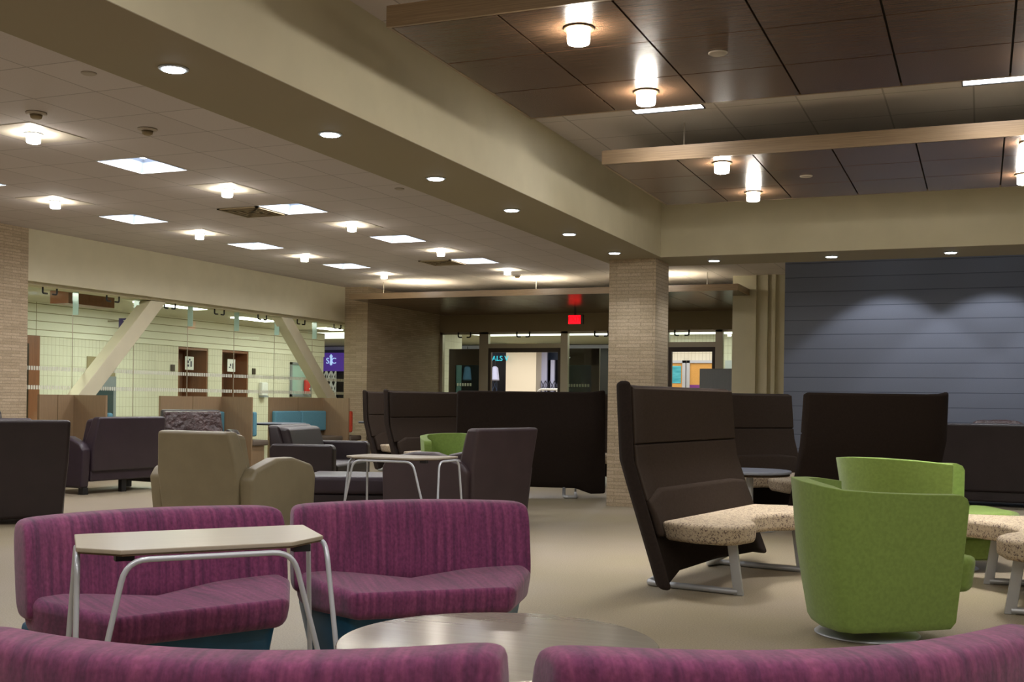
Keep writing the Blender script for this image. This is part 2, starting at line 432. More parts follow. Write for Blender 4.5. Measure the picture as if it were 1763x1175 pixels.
# ------------------------------------------------------------------ ceiling lights
def troffer(x, y, label, first=[None]):
    if first[0]: return dup(first[0], (x, y, CE), label=label)
    t = thing('recessed_troffer', label, 'ceiling light', (x, y, CE), group='square troffers in the left ceiling')
    h = .13; k = .09
    bm = B(); a = [(-TX, -TY), (TX, -TY), (TX, TY), (-TX, TY)]; b = [(-TX+k, -TY+k), (TX-k, -TY+k), (TX-k, TY-k), (-TX+k, TY-k)]
    lo = [bm.verts.new((p[0], p[1], 0)) for p in a]; hi = [bm.verts.new((p[0], p[1], h)) for p in b]
    for i in range(4): bm.faces.new((lo[i], hi[i], hi[(i+1) % 4], lo[(i+1) % 4]))
    finish('reflector', bm, M['troffer_side_glow'], t)
    bm = B(); bx(bm, -TX+k, TX-k, -TY+k, TY-k, h, h+.01); finish('diffuser', bm, M['troffer_glow'], t)
    bm = B(); e = .012
    bx(bm, -TX-e, TX+e, -TY-e, -TY, -.004, .01); bx(bm, -TX-e, TX+e, TY, TY+e, -.004, .01)
    bx(bm, -TX-e, -TX, -TY, TY, -.004, .01); bx(bm, TX, TX+e, -TY, TY, -.004, .01)
    finish('frame', bm, M['white_ring'], t)
    first[0] = t; return t
tl = ['square lit ceiling troffer nearest the camera, left of the beam', 'square lit troffer in the outer row, nearest the left wall glazing', 'square lit troffer right of the first air vent',
      'second visible troffer of the row nearest the glass wall', 'third troffer of the inner row, right of a cylinder lamp', 'third visible troffer of the row nearest the glass wall',
      'square lit troffer right of the second air vent', 'farthest troffer of the row nearest the glass wall', 'farthest troffer of the inner row, in front of the far walnut cloud',
      'square troffer overhead outside the view, inner row', 'square troffer overhead outside the view, outer row', 'square troffer overhead nearest the left brick wall', 'square troffer half hidden behind the brick column top']
for (x, y), l in zip(troffers, tl): troffer(x, y, l)

for k, (x, y) in enumerate(strips):
    t = thing('slot_light', ['narrow lit slot above the far edge of the nearest walnut cloud, left one', 'narrow lit slot above the far edge of the nearest walnut cloud, right one', 'narrow lit slot beyond the right edge of view'][k], 'ceiling light', (x, y, CE), group='lights above the nearest cloud')
    box('diffuser', M['troffer_glow'], -.29, .29, -.32, .32, .0, .02, t)
    bm = B()
    for a in ((-.29, -.28, -.32, .32), (.28, .29, -.32, .32), (-.28, .28, -.32, -.31), (-.28, .28, .31, .32)): bx(bm, *a, -.006, 0)
    finish('frame', bm, M['black'], t)

def cyl_lamp(x, y, z, label, group, plate, proto={}):
    k = bool(plate)
    if k in proto: return dup(proto[k], (x, y, z), label=label, group=group)
    t = thing('cylinder_lamp', label, 'ceiling light', (x, y, z), group=group)
    top = 0
    if k:
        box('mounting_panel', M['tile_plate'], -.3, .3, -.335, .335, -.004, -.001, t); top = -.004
    bm = B(); lathe(bm, [(.078, top-.012), (.084, top-.006), (.08, top)], 28); finish('ring', bm, M['white_ring'] if k else M['ring'], t, True)
    bm = B(); lathe(bm, [(.045, top-.088), (.056, top-.084), (.06, top-.074), (.06, top-.012)], 28); finish('glass_shade', bm, M['glass_lamp'], t, True)
    proto[k] = t; return t
G1 = 'cylinder lamps in the left ceiling'
cl = [(-7.93, 7.87, 'cylinder ceiling lamp at the far left of view, nearest in the inner row'), (-7.93, 10.73, 'cylinder lamp on a pale ceiling panel just before the first air vent'),
      (-10.45, 10.73, 'cylinder ceiling lamp nearest the left brick wall'), (-10.45, 13.5, 'cylinder lamp between the first and second troffers beside the glass wall'),
      (-10.45, 16.26, 'cylinder lamp between the second and third troffers beside the glass wall'), (-7.93, 13.5, 'cylinder lamp between the vent troffer and the next inner troffer'),
      (-10.45, 19.0, 'farthest cylinder lamp of the row beside the glass wall'), (-7.93, 16.26, 'cylinder lamp just before the second air vent'), (-7.93, 19.0, 'faintly pink cylinder lamp, farthest in the inner row'),
      (-5.41, 19.0, 'cylinder lamp hidden beyond the brick column'), (-7.93, 5.1, 'cylinder lamp overhead outside the view')]
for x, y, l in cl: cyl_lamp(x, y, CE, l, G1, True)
G2 = 'cylinder lamps under the walnut clouds'
for x, y, l in [(-2.0, 5.73, 'nearest bright cylinder lamp under the first walnut cloud'), (-2.0, 7.05, 'second cylinder lamp under the first walnut cloud, near its far edge'),
                (-2.0, 9.35, 'cylinder lamp under the front edge of the second walnut cloud'), (-2.0, 10.75, 'cylinder lamp under the second walnut cloud beside the cross beam'),
                (.32, 10.64, 'cylinder lamp under the second walnut cloud, cut by the right picture edge'), (.32, 9.35, 'cylinder lamp under the second cloud outside the view'),
                (.45, 5.73, 'cylinder lamp under the first cloud outside the view, front'), (.45, 7.05, 'cylinder lamp under the first cloud outside the view, rear'),
                (2.9, 7.05, 'cylinder lamp under the first cloud far to the right'), (2.9, 9.35, 'cylinder lamp under the second cloud far to the right')]:
    cyl_lamp(x, y, 3.23, l, G2, False)

G3 = 'round downlights in the beam soffit'
dl = [(-3.87, 4.77), (-3.87, 6.3), (-3.87, 7.83), (-3.87, 9.35), (-3.87, 10.88), (-3.87, 12.42), (-2.95, 13.42), (-1.6, 13.42), (-.33, 13.42), (-3.87, 3.24), (1.0, 13.42), (2.3, 13.42)]
on = ['nearest', 'second', 'third', 'fourth', 'fifth', 'sixth']
p0 = None
for i, (x, y) in enumerate(dl):
    if i < 6: l = 'round recessed downlight, %s along the long beam soffit' % on[i]
    elif i < 9: l = ['round downlight in the cross beam, first right of the brick column', 'round downlight in the cross beam, middle one above the blue wall', 'round downlight in the cross beam, rightmost above the blue wall'][i-6]
    else: l = 'round downlight in the beam soffit beyond the picture edge'
    if p0: dup(p0, (x, y, SO), label=l); continue
    p0 = thing('downlight', l, 'ceiling light', (x, y, SO), group=G3)
    bm = B(); lathe(bm, [(.072, -.012), (.078, -.008), (.078, -.004)], 28); finish('trim_ring', bm, M['white_ring'], p0, True)
    bm = B(); lathe(bm, [(.056, -.016), (.06, -.012)], 28); finish('lens', bm, M['down_glow'], p0, True)

# discs, detectors, vents
for x, y, z, l in [(-6.06, 6.53, CE, 'small round cover plate in the ceiling at upper left'), (-6.05, 11.33, CE, 'small round cover plate in the left ceiling near the beam'),
                   (-1.4, 6.4, 3.23, 'round speaker disc in the first walnut cloud'), (-1.43, 10.13, 3.23, 'round speaker disc in the second walnut cloud'),
                   (-4.85, 18.9, CE, 'small round cover plate in the ceiling beyond the column')]:
    bm = B(); lathe(bm, [(.045, -.012), (.055, -.006), (.055, 0)], 24); o = finish('cover_disc', bm, M['disc'], None, True); o.location = (x, y, z)
    tag(o, l, 'ceiling disc', 'round cover discs')
for x, y, l in [(-6.83, 8.08, 'white smoke detector on the left ceiling near the beam'), (-7.33, 7.3, 'small sprinkler head beside the leftmost lamp'), (-8.1, 19.9, 'smoke detector beside the farthest troffer')]:
    t = thing('smoke_detector', l, 'detector', (x, y, CE))
    bm = B(); lathe(bm, [(.06, -.02), (.085, -.012), (.085, 0)], 24); finish('base', bm, M['disc'], t, True)
    bm = B(); lathe(bm, [(.03, -.055), (.045, -.045), (.05, -.02)], 20); finish('sensor_head', bm, M['khaki_dark'], t, True)
for x, y, l in [(-8.58, 12.13, 'square ceiling air vent left of the third troffer'), (-8.58, 17.66, 'square ceiling air vent farther back, before the far cloud')]:
    t = thing('air_vent', l, 'vent', (x, y, CE), group='square air vents in the left ceiling')
    box('dark_core', M['black'], -.28, .28, -.31, .31, -.003, -.001, t)
    bm = B()
    for k in range(4):
        a = .3-.07*k; w = .035
        z0 = -.02+.002*k; ay = a*1.08
        for q in ((-a, a, -ay, -ay+w), (-a, a, ay-w, ay), (-a, -a+w, -ay, ay), (a-w, a, -ay, ay)): bx(bm, *q, z0, -.003)
    finish('louvres', bm, M['khaki_dark'], t)

# ------------------------------------------------------------------ glass wall on the left
for i, (y0, y1) in enumerate(zip((12.39, 13.68, 15.05, 16.43, 17.78, 19.1, 20.48), (13.68, 15.05, 16.43, 17.78, 19.1, 20.48, 21.93))):
    w = struct(box('window_%d' % (i+1), M['glass'], -12.962, -12.95, y0+.006, y1-.006, .02, 2.84))
    bm = B()
    for z in (1.63, 1.345):
        n = int((y1-y0-.02)/.05)
        for k in range(n): bx(bm, -12.949, -12.947, y0+.02+k*.05, y0+.02+k*.05+.033, z-.03, z+.03)
    finish('dash_marking', bm, M['dots'], w)
    if i < 6:
        f = struct(box('trim_%d' % (i+2), M['fin_glass'], -12.945, -12.84, y1-.006, y1+.006, 2.47, 2.83)); f.name = 'window_fin_%d' % (i+1)
        box('window_joint', M['nickel'], -12.95, -12.944, y1-.006, y1+.006, .02, 2.5, f)
    ym = (y0+y1)/2
    if i < 7:
        for s in (-.14, .14):
            bm = B(); tube(bm, fillet([(-12.78, ym+s, 2.82), (-12.78, ym+s, 2.73), (-12.78, ym+s*.35, 2.73)], .03), .014, 7)
            tag(finish('glass_clamp', bm, M['black'], None, True), 'small black hook clamp along the top of the long left glass wall', 'bracket', 'black hooks along the left glass wall')
struct(box('trim_20', M['nickel'], -13.0, -12.9, 12.39, 21.95, 0, .02)).name = 'window_sill'
struct(box('trim_21', M['black'], -12.99, -12.92, 21.9, 21.95, .02, 2.82)).name = 'window_jamb'
def brace(ya, za, yb, zb, w, label):
    bm = B(); x0, x1 = -12.9, -12.66
    hexa(bm, [(x0, ya-w, za), (x1, ya-w, za), (x1, ya+w, za), (x0, ya+w, za), (x0, yb-w, zb), (x1, yb-w, zb), (x1, yb+w, zb), (x0, yb+w, zb)])
    o = finish('diagonal_brace', bm, M['khaki'], None, bevel=.012, seg=1)
    box('steel_foot', M['khaki'], x0+.02, x1-.02, ya-w+.01, ya+w-.01, 0, za-.001, o)
    return tag(o, label, 'brace')
brace(12.61, .17, 15.32, 2.815, .19, 'painted diagonal steel brace leaning right before the glass, near end')
brace(20.9, 1.18, 19.1, 2.815, .2, 'painted diagonal steel brace leaning left before the glass, far end')

# ------------------------------------------------------------------ corridor beyond the glass
CX = -16.7
struct(box('wall_corridor', M['corr_tile'], CX-.2, CX, 2, 20.88, 0, 2.36)); struct(box('wall_corridor_b', M['corr_tile'], CX-.2, CX, 21.96, 22.48, 0, 2.36))
struct(box('wall_corridor_c', M['corr_tile'], CX-.2, CX, 23.54, 27.0, 0, 2.36))
struct(box('trim_22', M['corr_band'], CX-.2, CX+.03, 2, 27.0, 2.36, 3.0)).name = 'wall_corridor_band'
struct(box('ceiling_corridor', M['corr_ceiling'], -26, -13.05, 2, 25.2, 3.0, 3.1))
struct(box('wall_corridor_near', M['cream'], CX, -13.05, 1.9, 2.0, 0, 3.0))
# corridor door bays
for i, (y0, y1, l) in enumerate(((20.88, 21.96, 'a'), (22.48, 23.54, 'b'))):
    d = struct(box('door_%d' % (i+1), M['door_wood'], CX-.75, CX-.7, y0, y1, 0, 2.36))
    box('reveal', M['door_wood'], CX-.7, CX-.02, y1-.04, y1, 0, 2.36, d); box('reveal', M['door_wood'], CX-.7, CX-.02, y0, y0+.04, 0, 2.36, d)
    box('door_leaf', M['door_wood_light'], CX-.7, CX-.66, y0+.06, y1-.2, 0, 2.1, d)
    box('door_head', M['door_wood'], CX-.7, CX-.02, y0+.04, y1-.04, 2.3, 2.36, d)
    s = thing('restroom_sign', ['white pictogram sign at the left corridor doorway', 'white pictogram sign at the right corridor doorway'][i], 'sign', (CX+.02, (21.25, 22.82)[i], 1.99), group=None)
    pl = box('plate', M['white'], -.01, .0, -.15, .15, -.15, .15, s)
    bm = B()
    if i == 0:
        lathe(bm, [(.02, .06), (.02, .1)], 10); bx(bm, .001, .004, .03, .08, -.08, .05)
        bx(bm, .001, .004, -.1, -.02, -.08, -.03); bx(bm, .001, .004, -.09, -.03, .0, .06)
    else:
        bx(bm, .001, .004, .03, .07, -.08, .05); bx(bm, .001, .004, -.1, -.04, -.06, -.03); bx(bm, .001, .004, -.06, -.01, -.02, .04)
    finish('pictogram', bm, M['mark_dark'], pl)
box('dark_opening', M['door_wood'], CX, CX+.02, 15.6, 16.78, 0, 2.36)
o = bpy.data.objects['dark_opening']; o.name = 'door_3'; struct(o)
box('door_panel', M['bronze'], CX+.02, CX+.03, 15.7, 16.5, 0, 2.2, o)
# niche with dark glazing behind the near brace
t = thing('recessed_cabinet', 'olive recessed panel in the corridor wall behind the near brace', 'cabinet', (CX, 18.1, 0))
box('panel', M['khaki_dark'], 0, .02, -.06, .75, 1.63, 2.02, t); box('lower_glass', M['dark_glass'], 0, .02, 0, .7, .75, 1.35, t); box('frame', M['grey_box'], 0, .015, .28, .78, .7, 1.63, t)
# purple projecting sign
t = thing('projecting_sign', 'small purple sign with white outline, projecting high on the corridor wall', 'sign', (CX+.5, 18.6, 2.6))
box('plate', M['purple_plate'], -.18, .18, -.012, .012, -.22, .22, t)
bm = B()
tube(bm, fillet([(-.05, -.016, .17), (.05, -.016, .17), (.06, -.016, .02)], .05), .012, 6)
tube(bm, [(.02, -.016, .02), (.0, -.016, -.18), (.09, -.016, -.18), (.08, -.016, .02)], .008, 6, True)
finish('emblem', bm, M['white'], t)
box('arm', M['nickel'], -.5, -.18, -.01, .01, .15, .18, t)
for y, z, l in ((20.68, 1.86, 'small dark wall plate left of the first corridor doorway'), (23.75, 1.87, 'small dark wall plate right of the second corridor doorway')):
    t = tag(box('wall_plate', M['bronze'], CX+.005, CX+.02, y-.07, y+.07, z-.07, z+.08, bevel=.004), l, 'wall plate')
t = thing('soap_dispenser', 'white dispenser on the corridor wall right of the doorways', 'dispenser', (CX+.055, 24.1, 1.25))
box('body', M['white'], -.055, .06, -.13, .13, .02, .36, t, .03); box('drip_tray', M['grey_box'], -.055, .09, -.11, .11, -.02, .02, t, .008)
t = thing('extinguisher_cabinet', 'grey recessed fire cabinet on the corridor wall behind the far brace', 'cabinet', (CX, 25.85, 1.4))
box('back_panel', M['fin_glass'], .005, .02, -.45, .45, -.1, .72, t); bm = B()
for q in ((-.5, .5, .7, .76), (-.5, .5, -.14, -.08), (-.5, -.44, -.14, .76), (.44, .5, -.14, .76)): bx(bm, .005, .05, *q)
finish('frame', bm, M['grey_box'], t)
box('notice', M['white'], .02, .025, .0, .4, .55, .68, t)
t = thing('fire_extinguisher', 'red fire extinguisher inside the corridor cabinet', 'extinguisher', (CX+.12, 26.0, 1.34))
bm = B(); lathe(bm, [(.06, 0), (.085, .02), (.085, .33), (.06, .4), (.03, .42)], 20); finish('cylinder', bm, M['red'], t, True)
bm = B(); lathe(bm, [(.025, .42), (.025, .46)], 12); bx(bm, -.02, .1, -.012, .012, .45, .48); finish('valve', bm, M['black'], t)
box('label_patch', M['white'], .083, .088, -.03, .03, .12, .15, t)
# corridor ceiling strips
for i, (x, y, ln) in enumerate([(-14.5, 12.3, 3.6), (-14.5, 17.9, 1.8), (-15.2, 21.6, 1.3), (-15.3, 25.0, .8), (-14.5, 8, 2)]):
    tag(box('strip_light', M['strip_glow'], x-.16, x+.16, y-ln/2, y+ln/2, 2.975, 2.999), 'bright strip light on the corridor ceiling, %s seen through the glass' % ['nearest', 'second', 'third', 'farthest', 'hidden one'][i], 'ceiling light', 'corridor strip lights')
tag(box('bulkhead', M['door_wood'], -14.6, -14.2, 14.9, 16.0, 2.78, 2.999), 'brown boxed bulkhead under the corridor ceiling behind the first panes', 'bulkhead')

# ------------------------------------------------------------------ exit wall and hall beyond
EY = 24.6
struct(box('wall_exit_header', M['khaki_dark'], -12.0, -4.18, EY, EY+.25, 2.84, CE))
def frame(x0, x1, z0, z1, m='nickel', name='trim_e', y0=EY+.02, y1=EY+.14):
    return struct(box(name, M[m], x0, x1, y0, y1, z0, z1))
for k, (x0, x1) in enumerate(((-12.0, -11.93), (-10.97, -10.74), (-8.93, -8.76), (-6.55, -6.4), (-5.36, -5.2), (-4.3, -4.18))): frame(x0, x1, 0, 2.84, name='door_post_%d' % (k+1))
frame(-12, -4.18, 2.79, 2.84, name='door_head_rail')
frame(-10.74, -8.93, 2.46, 2.56, name='door_transom_1'); frame(-6.4, -5.36, 2.46, 2.57, name='door_transom_2')
for k, (x0, x1, z1) in enumerate(((-10.74, -8.93, 2.46), (-6.4, -5.36, 2.46))):
    bm = B(); bx(bm, x0, x1, EY+.03, EY+.12, z1-.1, z1); bx(bm, x0, x0+.07, EY+.03, EY+.12, 0, z1-.1); bx(bm, x1-.07, x1, EY+.03, EY+.12, 0, z1-.1)
    struct(finish('door_frame_%d' % (k+1), bm, M['bronze']))
# glass door leaves left and right of the open middle bay
for k, (x0, x1) in enumerate(((-12.25, -11.42), (-9.32, -8.37))):
    d = struct(box('door_%d' % (k+4), M['smoke_glass'], x0+.12, x1-(.02 if k == 0 else .2), EY+1.2, EY+1.22, .1, 2.1))
    bm = B(); bx(bm, x0-.06, x0+.12, EY+1.18, EY+1.24, 0, 2.5); bx(bm, x1-.2 if k else x1-.02, x1, EY+1.18, EY+1.24, 0, 2.5); bx(bm, x0+.12, x1-.02, EY+1.18, EY+1.24, 2.1, 2.5)
    finish('door_stile', bm, M['bronze'], d)
    bm = B()
    for q in range(int((x1-x0-.35)/.07)): bx(bm, x0+.17+q*.07, x0+.17+q*.07+.045, EY+1.17, EY+1.18, 1.58, 1.65)
    finish('dash_marking', bm, M['dots'], d)
for k, (x0, x1) in enumerate(((-11.93, -10.97), (-10.74, -8.93), (-8.76, -6.55), (-6.4, -5.36), (-5.2, -4.3))):
    z0 = 2.56 if k in (1, 3) else .05
    struct(box('window_%d' % (k+10), M['glass'], x0, x1, EY+.07, EY+.08, z0, 2.79))
for k, x in enumerate((-11.35, -9.85, -7.95, -6.1)):
    for s in (-.16, .16):
        bm = B(); tube(bm, fillet([(x+s, EY+.0, 2.84), (x+s, EY+.0, 2.72), (x+s*.4, EY+.0, 2.72)], .04), .018, 7)
        tag(finish('glass_clamp', bm, M['black'], None, True), 'small black hook clamp above the far exit doors', 'bracket', 'black hooks above the exit doors')
# exit sign hung from the far cloud
t = thing('exit_sign', 'glowing red exit sign hung under the far walnut cloud', 'sign', (-7.99, 22.9, 2.97))
box('housing', M['bronze'], -.14, .19, -.03, .03, -.1, .1, t, .006)
lf = box('lit_face', M['red_sign'], -.135, .135, -.036, -.031, -.09, .09, t)
text_mesh('lettering', 'EXIT', .15, M['red_letters'], lf, (0, -.037, 0), (PI/2, 0, 0), .002)
box('stem', M['bronze'], -.02, .02, -.015, .015, .1, .26, t)

# hall beyond the doors
struct(box('ceiling_hall', M['corr_ceiling'], -26, -3, 25.2, 42, 3.15, 3.25))
tag(box('light_panel', M['band_glow'], -13.5, -4.0, 28.6, 30.6, 3.1, 3.149), 'wide bright ceiling light band in the hall beyond the exit doors', 'ceiling light')
tag(box('light_panel', M['band_glow'], -22, -14.5, 28.8, 31.0, 3.1, 3.149), 'bright ceiling light band in the hall beyond the corridor end', 'ceiling light')
struct(box('wall_hall_pier', M['corr_tile'], -14.4, -13.2, 25.4, 28.45, 0, 3.15))
t = thing('wall_phone', 'small grey wall phone on the pale pier left of the exit doors', 'phone', (-13.2, 27.9, 1.5)); box('body', M['grey_box'], .0, .07, -.1, .1, -.02, .24, t, .015); box('handset', M['black'], .07, .1, -.05, .05, .03, .2, t, .01)
struct(box('wall_hall_right', M['corr_tile'], -9.3, -3, 31.0, 31.2, 0, 3.15))
struct(box('wall_hall_far', M['store_dark'], -26, -9.3, 36.4, 36.6, 0, 3.15))
struct(box('wall_hall_side', M['cream'], -3.0, -2.9, 24.7, 31, 0, 3.15))
# storefronts at Y=36
struct(box('trim_30', M['navy_fascia'], -26, -12.6, 36.2, 36.4, 2.62, 3.05)).name = 'wall_store_fascia'
struct(box('trim_31', M['lilac_paint'], -26, -10.5, 36.15, 36.2, 3.0, 3.12)).name = 'wall_store_fascia_edge'
t = thing('shop_sign', 'teal shop lettering over the dark storefront beyond the open doors', 'sign', (-14.9, 35.0, 2.62))
text_mesh('lettering', 'YALS V', .24, M['teal_letters'], t, (0, 0, 0), (PI/2, 0, 0), .01)
struct(box('wall_hall_column', M['cream'], -14.7, -13.62, 35.2, 36.0, 0, 3.15))
tag(box('shop_window', M['lilac_paint'], -13.8, -13.43, 35.7, 35.8, 0, 2.95, bevel=.01), 'lilac lit shop window panel right of the cream column', 'window')
tag(box('shop_window', M['lilac_paint'], -13.3, -13.16, 35.7, 35.8, 0, 2.6, bevel=.01), 'narrow lilac shop window strip at the right of the open doors', 'window')
def gate(name, label, x0, x1, y, z0, z1, m, dx=.16, dz=.34, r=.014):
    bm = B(); n = int((x1-x0)/dx); k = int((z1-z0)/dz)
    for i in range(n):
        for j in range(k):
            xa, za = x0+i*dx, z0+j*dz
            tube(bm, [(xa, y, za), (xa+dx, y, za+dz)], r, 5); tube(bm, [(xa+dx, y+.02, za), (xa, y+.02, za+dz)], r, 5)
    for i in range(n+1): tube(bm, [(x0+i*dx, y+.01, 0), (x0+i*dx, y+.01, z0+k*dz)], r*.6, 5)
    return tag(finish(name, bm, m), label, 'gate')
gate('folding_gate', 'dark folding lattice gate before the lilac shop window', -13.56, -12.9, 35.5, .2, 1.95, M['mark_dark'])
gate('folding_gate', 'dark folding lattice gate before the black storefront', -15.6, -14.85, 35.05, .2, 1.95, M['navy_fascia'])
for x, l in ((-14.97, 'white pendant shade seen through the open exit doors'), (-15.98, 'white pendant shade seen through the left exit door glass')):
    t = thing('pendant_lamp', l, 'lamp', (x, 34.9, 1.88)); bm = B(); lathe(bm, [(.15, .0), (.15, .06), (.11, .42), (.05, .48)], 20); finish('shade', bm, M['lilac_paint'], t, True)
    bm = B(); tube(bm, [(0, 0, .48), (0, 0, 1.15)], .01, 6); finish('cord', bm, M['black'], t)
t = thing('handrail', 'white tubular handrail beyond the open exit doors', 'handrail', (-11.3, 29.5, 0))
bm = B(); tube(bm, fillet([(-.35, 0, 1.05), (0, 0, 1.55), (.55, 0, 1.55)], .08), .03, 8); tube(bm, [(.1, 0, 0), (.1, 0, 1.55)], .025, 8); tube(bm, [(.5, 0, 0), (.5, 0, 1.55)], .025, 8); finish('rail', bm, M['white'], t, True)
# purple shop seen through the end of the glass wall
t = thing('purple_shop_sign', 'purple lit shop sign with pale letters behind the white lattice gate', 'sign', (-21.9, 35.95, 2.46))
box('panel', M['purple_sign'], -.6, .6, 0, .05, -.25, .42, t)
text_mesh('lettering', 'S C', .3, M['pale_letters'], t, (0, -.02, .12), (PI/2, 0, 0), .01)
bm = B(); lathe(bm, [(.0, -.05), (.05, .0), (.03, .2), (.06, .3), (.0, .38)], 12, 0, -.03); finish('emblem', bm, M['pale_letters'], t)
gate('folding_gate', 'white folding lattice gate at the end of the corridor', -22.5, -21.3, 35.6, .1, 2.25, M['white'], .2, .42, .03)
# notice boards
def board(x, label, kind):
    t = thing('notice_board', label, 'notice board', (x, 30.96, 1.95))
    bm = B()
    for q in ((-.45, .45, .38, .45), (-.45, .45, -.75, -.68), (-.45, -.36, -.75, .45), (.36, .45, -.75, .45)): bx(bm, q[0], q[1], -.05, .03, q[2], q[3])
    finish('frame', bm, M['steel'], t)
    box('cork', M['cork'], -.36, .36, -.01, .02, -.68, .38, t)
    return t
t1 = board(-8.0, 'framed cork notice board crowded with posters right of the column', 0)
box('poster', M['teal_paper'], -.03, .32, -.02, -.012, -.18, .3, t1); box('poster', M['white'], -.33, -.12, -.02, -.012, -.35, .33, t1); box('poster', M['white'], -.08, .28, -.02, -.012, -.62, -.35, t1)
t2 = board(-7.07, 'framed cork notice board with one white sheet and a purple notice', 1)
box('sheet', M['white'], .08, .34, -.02, -.012, -.3, .12, t2); box('notice', M['purple_paper'], -.36, .0, -.02, -.012, -.42, -.22, t2)
tag(box('notice_board', M['steel'], -6.45, -6.0, 30.9, 30.999, 1.2, 2.4), 'grey edge of a third notice board beside the door frame', 'notice board')
# grey cabinets at the exit (payphone-like boxes) in front of the doors
t = thing('grey_cabinet', 'tall grey metal cabinet with a box on top beside the khaki wall', 'cabinet', (-4.9, 23.6, 0))
box('lower_body', M['grey_box'], -.42, .55, -.25, .25, 0, 1.42, t, .02); box('upper_box', M['grey_box'], -.5, .55, -.28, .25, 1.46, 1.95, t, .02)
tag(box('dark_sign', M['black'], -5.4, -4.2, 29.9, 29.95, 2.35, 2.75), 'black hanging sign seen in the far right exit pane', 'sign')

# ------------------------------------------------------------------ purple sofas
def purple_sofa(loc, heading, label, proto=[None], W=1.17):
    G = 'purple curved lounge seats around the round table'
    if proto[0]: return dup(proto[0], loc, heading, label)
    t = thing('curved_lounge_seat', label, 'sofa', loc, heading, G)
    # back: lofted, concave in plan
    prof = []
    def ringpts(zb=.33, zt=.74, th=.2, n=28):
        out = []
        for i in range(n):
            a = 2*PI*i/n; c, s = math.cos(a), math.sin(a)
            e = 2/4.2
            y = .5*th*math.copysign(abs(c)**e, c); z = (zt-zb)/2*math.copysign(abs(s)**e, s)
            out.append((y+(z)*.16*(1 if c > -2 else 0), z))
        return out
    ring = ringpts(); zc = (.33+.74)/2
    cols = [(-1, .0), (-1, .72), (-.985, .88), (-.955, .96), (-.9, 1), (-.75, 1), (-.5, 1), (-.25, 1), (0, 1), (.25, 1), (.5, 1), (.75, 1), (.9, 1), (.955, .96), (.985, .88), (1, .72), (1, 0)]
    bm = B(); rr = []
    for u, s in cols:
        yo = -.19*u*u+.06
        rr.append([bm.verts.new((u*W/2, yo+p[0]*(s if s < 1 else 1)+.06, zc+p[1]*(.35+.65*s if s else 0))) if s else None for p in ring])
    for a, b in zip(rr[1:-1], rr[2:-1]):
        n = len(ring)
        for i in range(n): bm.faces.new((a[i], a[(i+1) % n], b[(i+1) % n], b[i]))
    bm.faces.new(rr[1][::-1]); bm.faces.new(rr[-2])
    finish('backrest', bm, M['purple'], t, True, sub=1)
    # seat: faceted cushion, dished top
    h = W/2
    top = [(-h+.01, .0), (-h+.02, -.22), (-.38, -.56), (.38, -.56), (h-.02, -.22), (h-.01, .0)]
    bm = B()
    lo = [bm.verts.new((x*.95, y*.93-.02, .265)) for x, y in top]
    hi = [bm.verts.new((x, y, z)) for (x, y), z in zip(top, (.45, .43, .395, .395, .43, .45))]
    cbk = bm.verts.new((0, .0, .37)); cm = bm.verts.new((0, -.3, .385))
    n = 6
    for i in range(n-1): bm.faces.new((lo[i], lo[i+1], hi[i+1], hi[i]))
    bm.faces.new((lo[5], lo[0], hi[0], cbk, hi[5]))
    bm.faces.new((hi[0], hi[1], cm, cbk)); bm.faces.new((hi[1], hi[2], cm)); bm.faces.new((hi[2], hi[3], cm)); bm.faces.new((hi[3], hi[4], cm)); bm.faces.new((hi[4], hi[5], cbk, cm))
    bm.faces.new(lo[::-1])
    finish('seat', bm, M['purple'], t, True, bevel=.045, seg=4, angle=30)
    base = [(-h+.05, .15), (-h+.05, -.16), (-.36, -.46), (.36, -.46), (h-.05, -.16), (h-.05, .15)]
    bm = B(); prism(bm, base, .0, .30, 'z', .88)
    finish('base', bm, M['teal_vinyl'], t, True, bevel=.05, seg=4, angle=30)
    proto[0] = t; return t
purple_sofa((-3.37, 4.06, 0), -28, 'purple curved seat left of centre, partly behind the tall laptop table')
purple_sofa((-2.60, 5.02, 0), -50, 'purple curved seat in the middle, facing the camera beyond the round table')
purple_sofa((-1.465, 2.015, 0), 107, 'purple curved seat seen from behind at the bottom left')
purple_sofa((-.336, 2.572, 0), 128, 'purple curved seat seen from behind at the bottom right').scale = (1.04, 1, 1)

# round table
t = thing('round_table', 'low round table with brushed grey metal top between the purple seats', 'table', (-1.52, 3.6, 0))
bm = B(); lathe(bm, [(.535, .385), (.55, .39), (.55, .415), (.545, .42)], 72); finish('tabletop', bm, M['table_silver'], t, True)
bm = B(); lathe(bm, [(.045, .02), (.045, .385)], 24); finish('pedestal', bm, M['steel'], t, True)
bm = B(); lathe(bm, [(.30, 0), (.30, .012), (.05, .03)], 48); finish('base', bm, M['steel'], t, True)

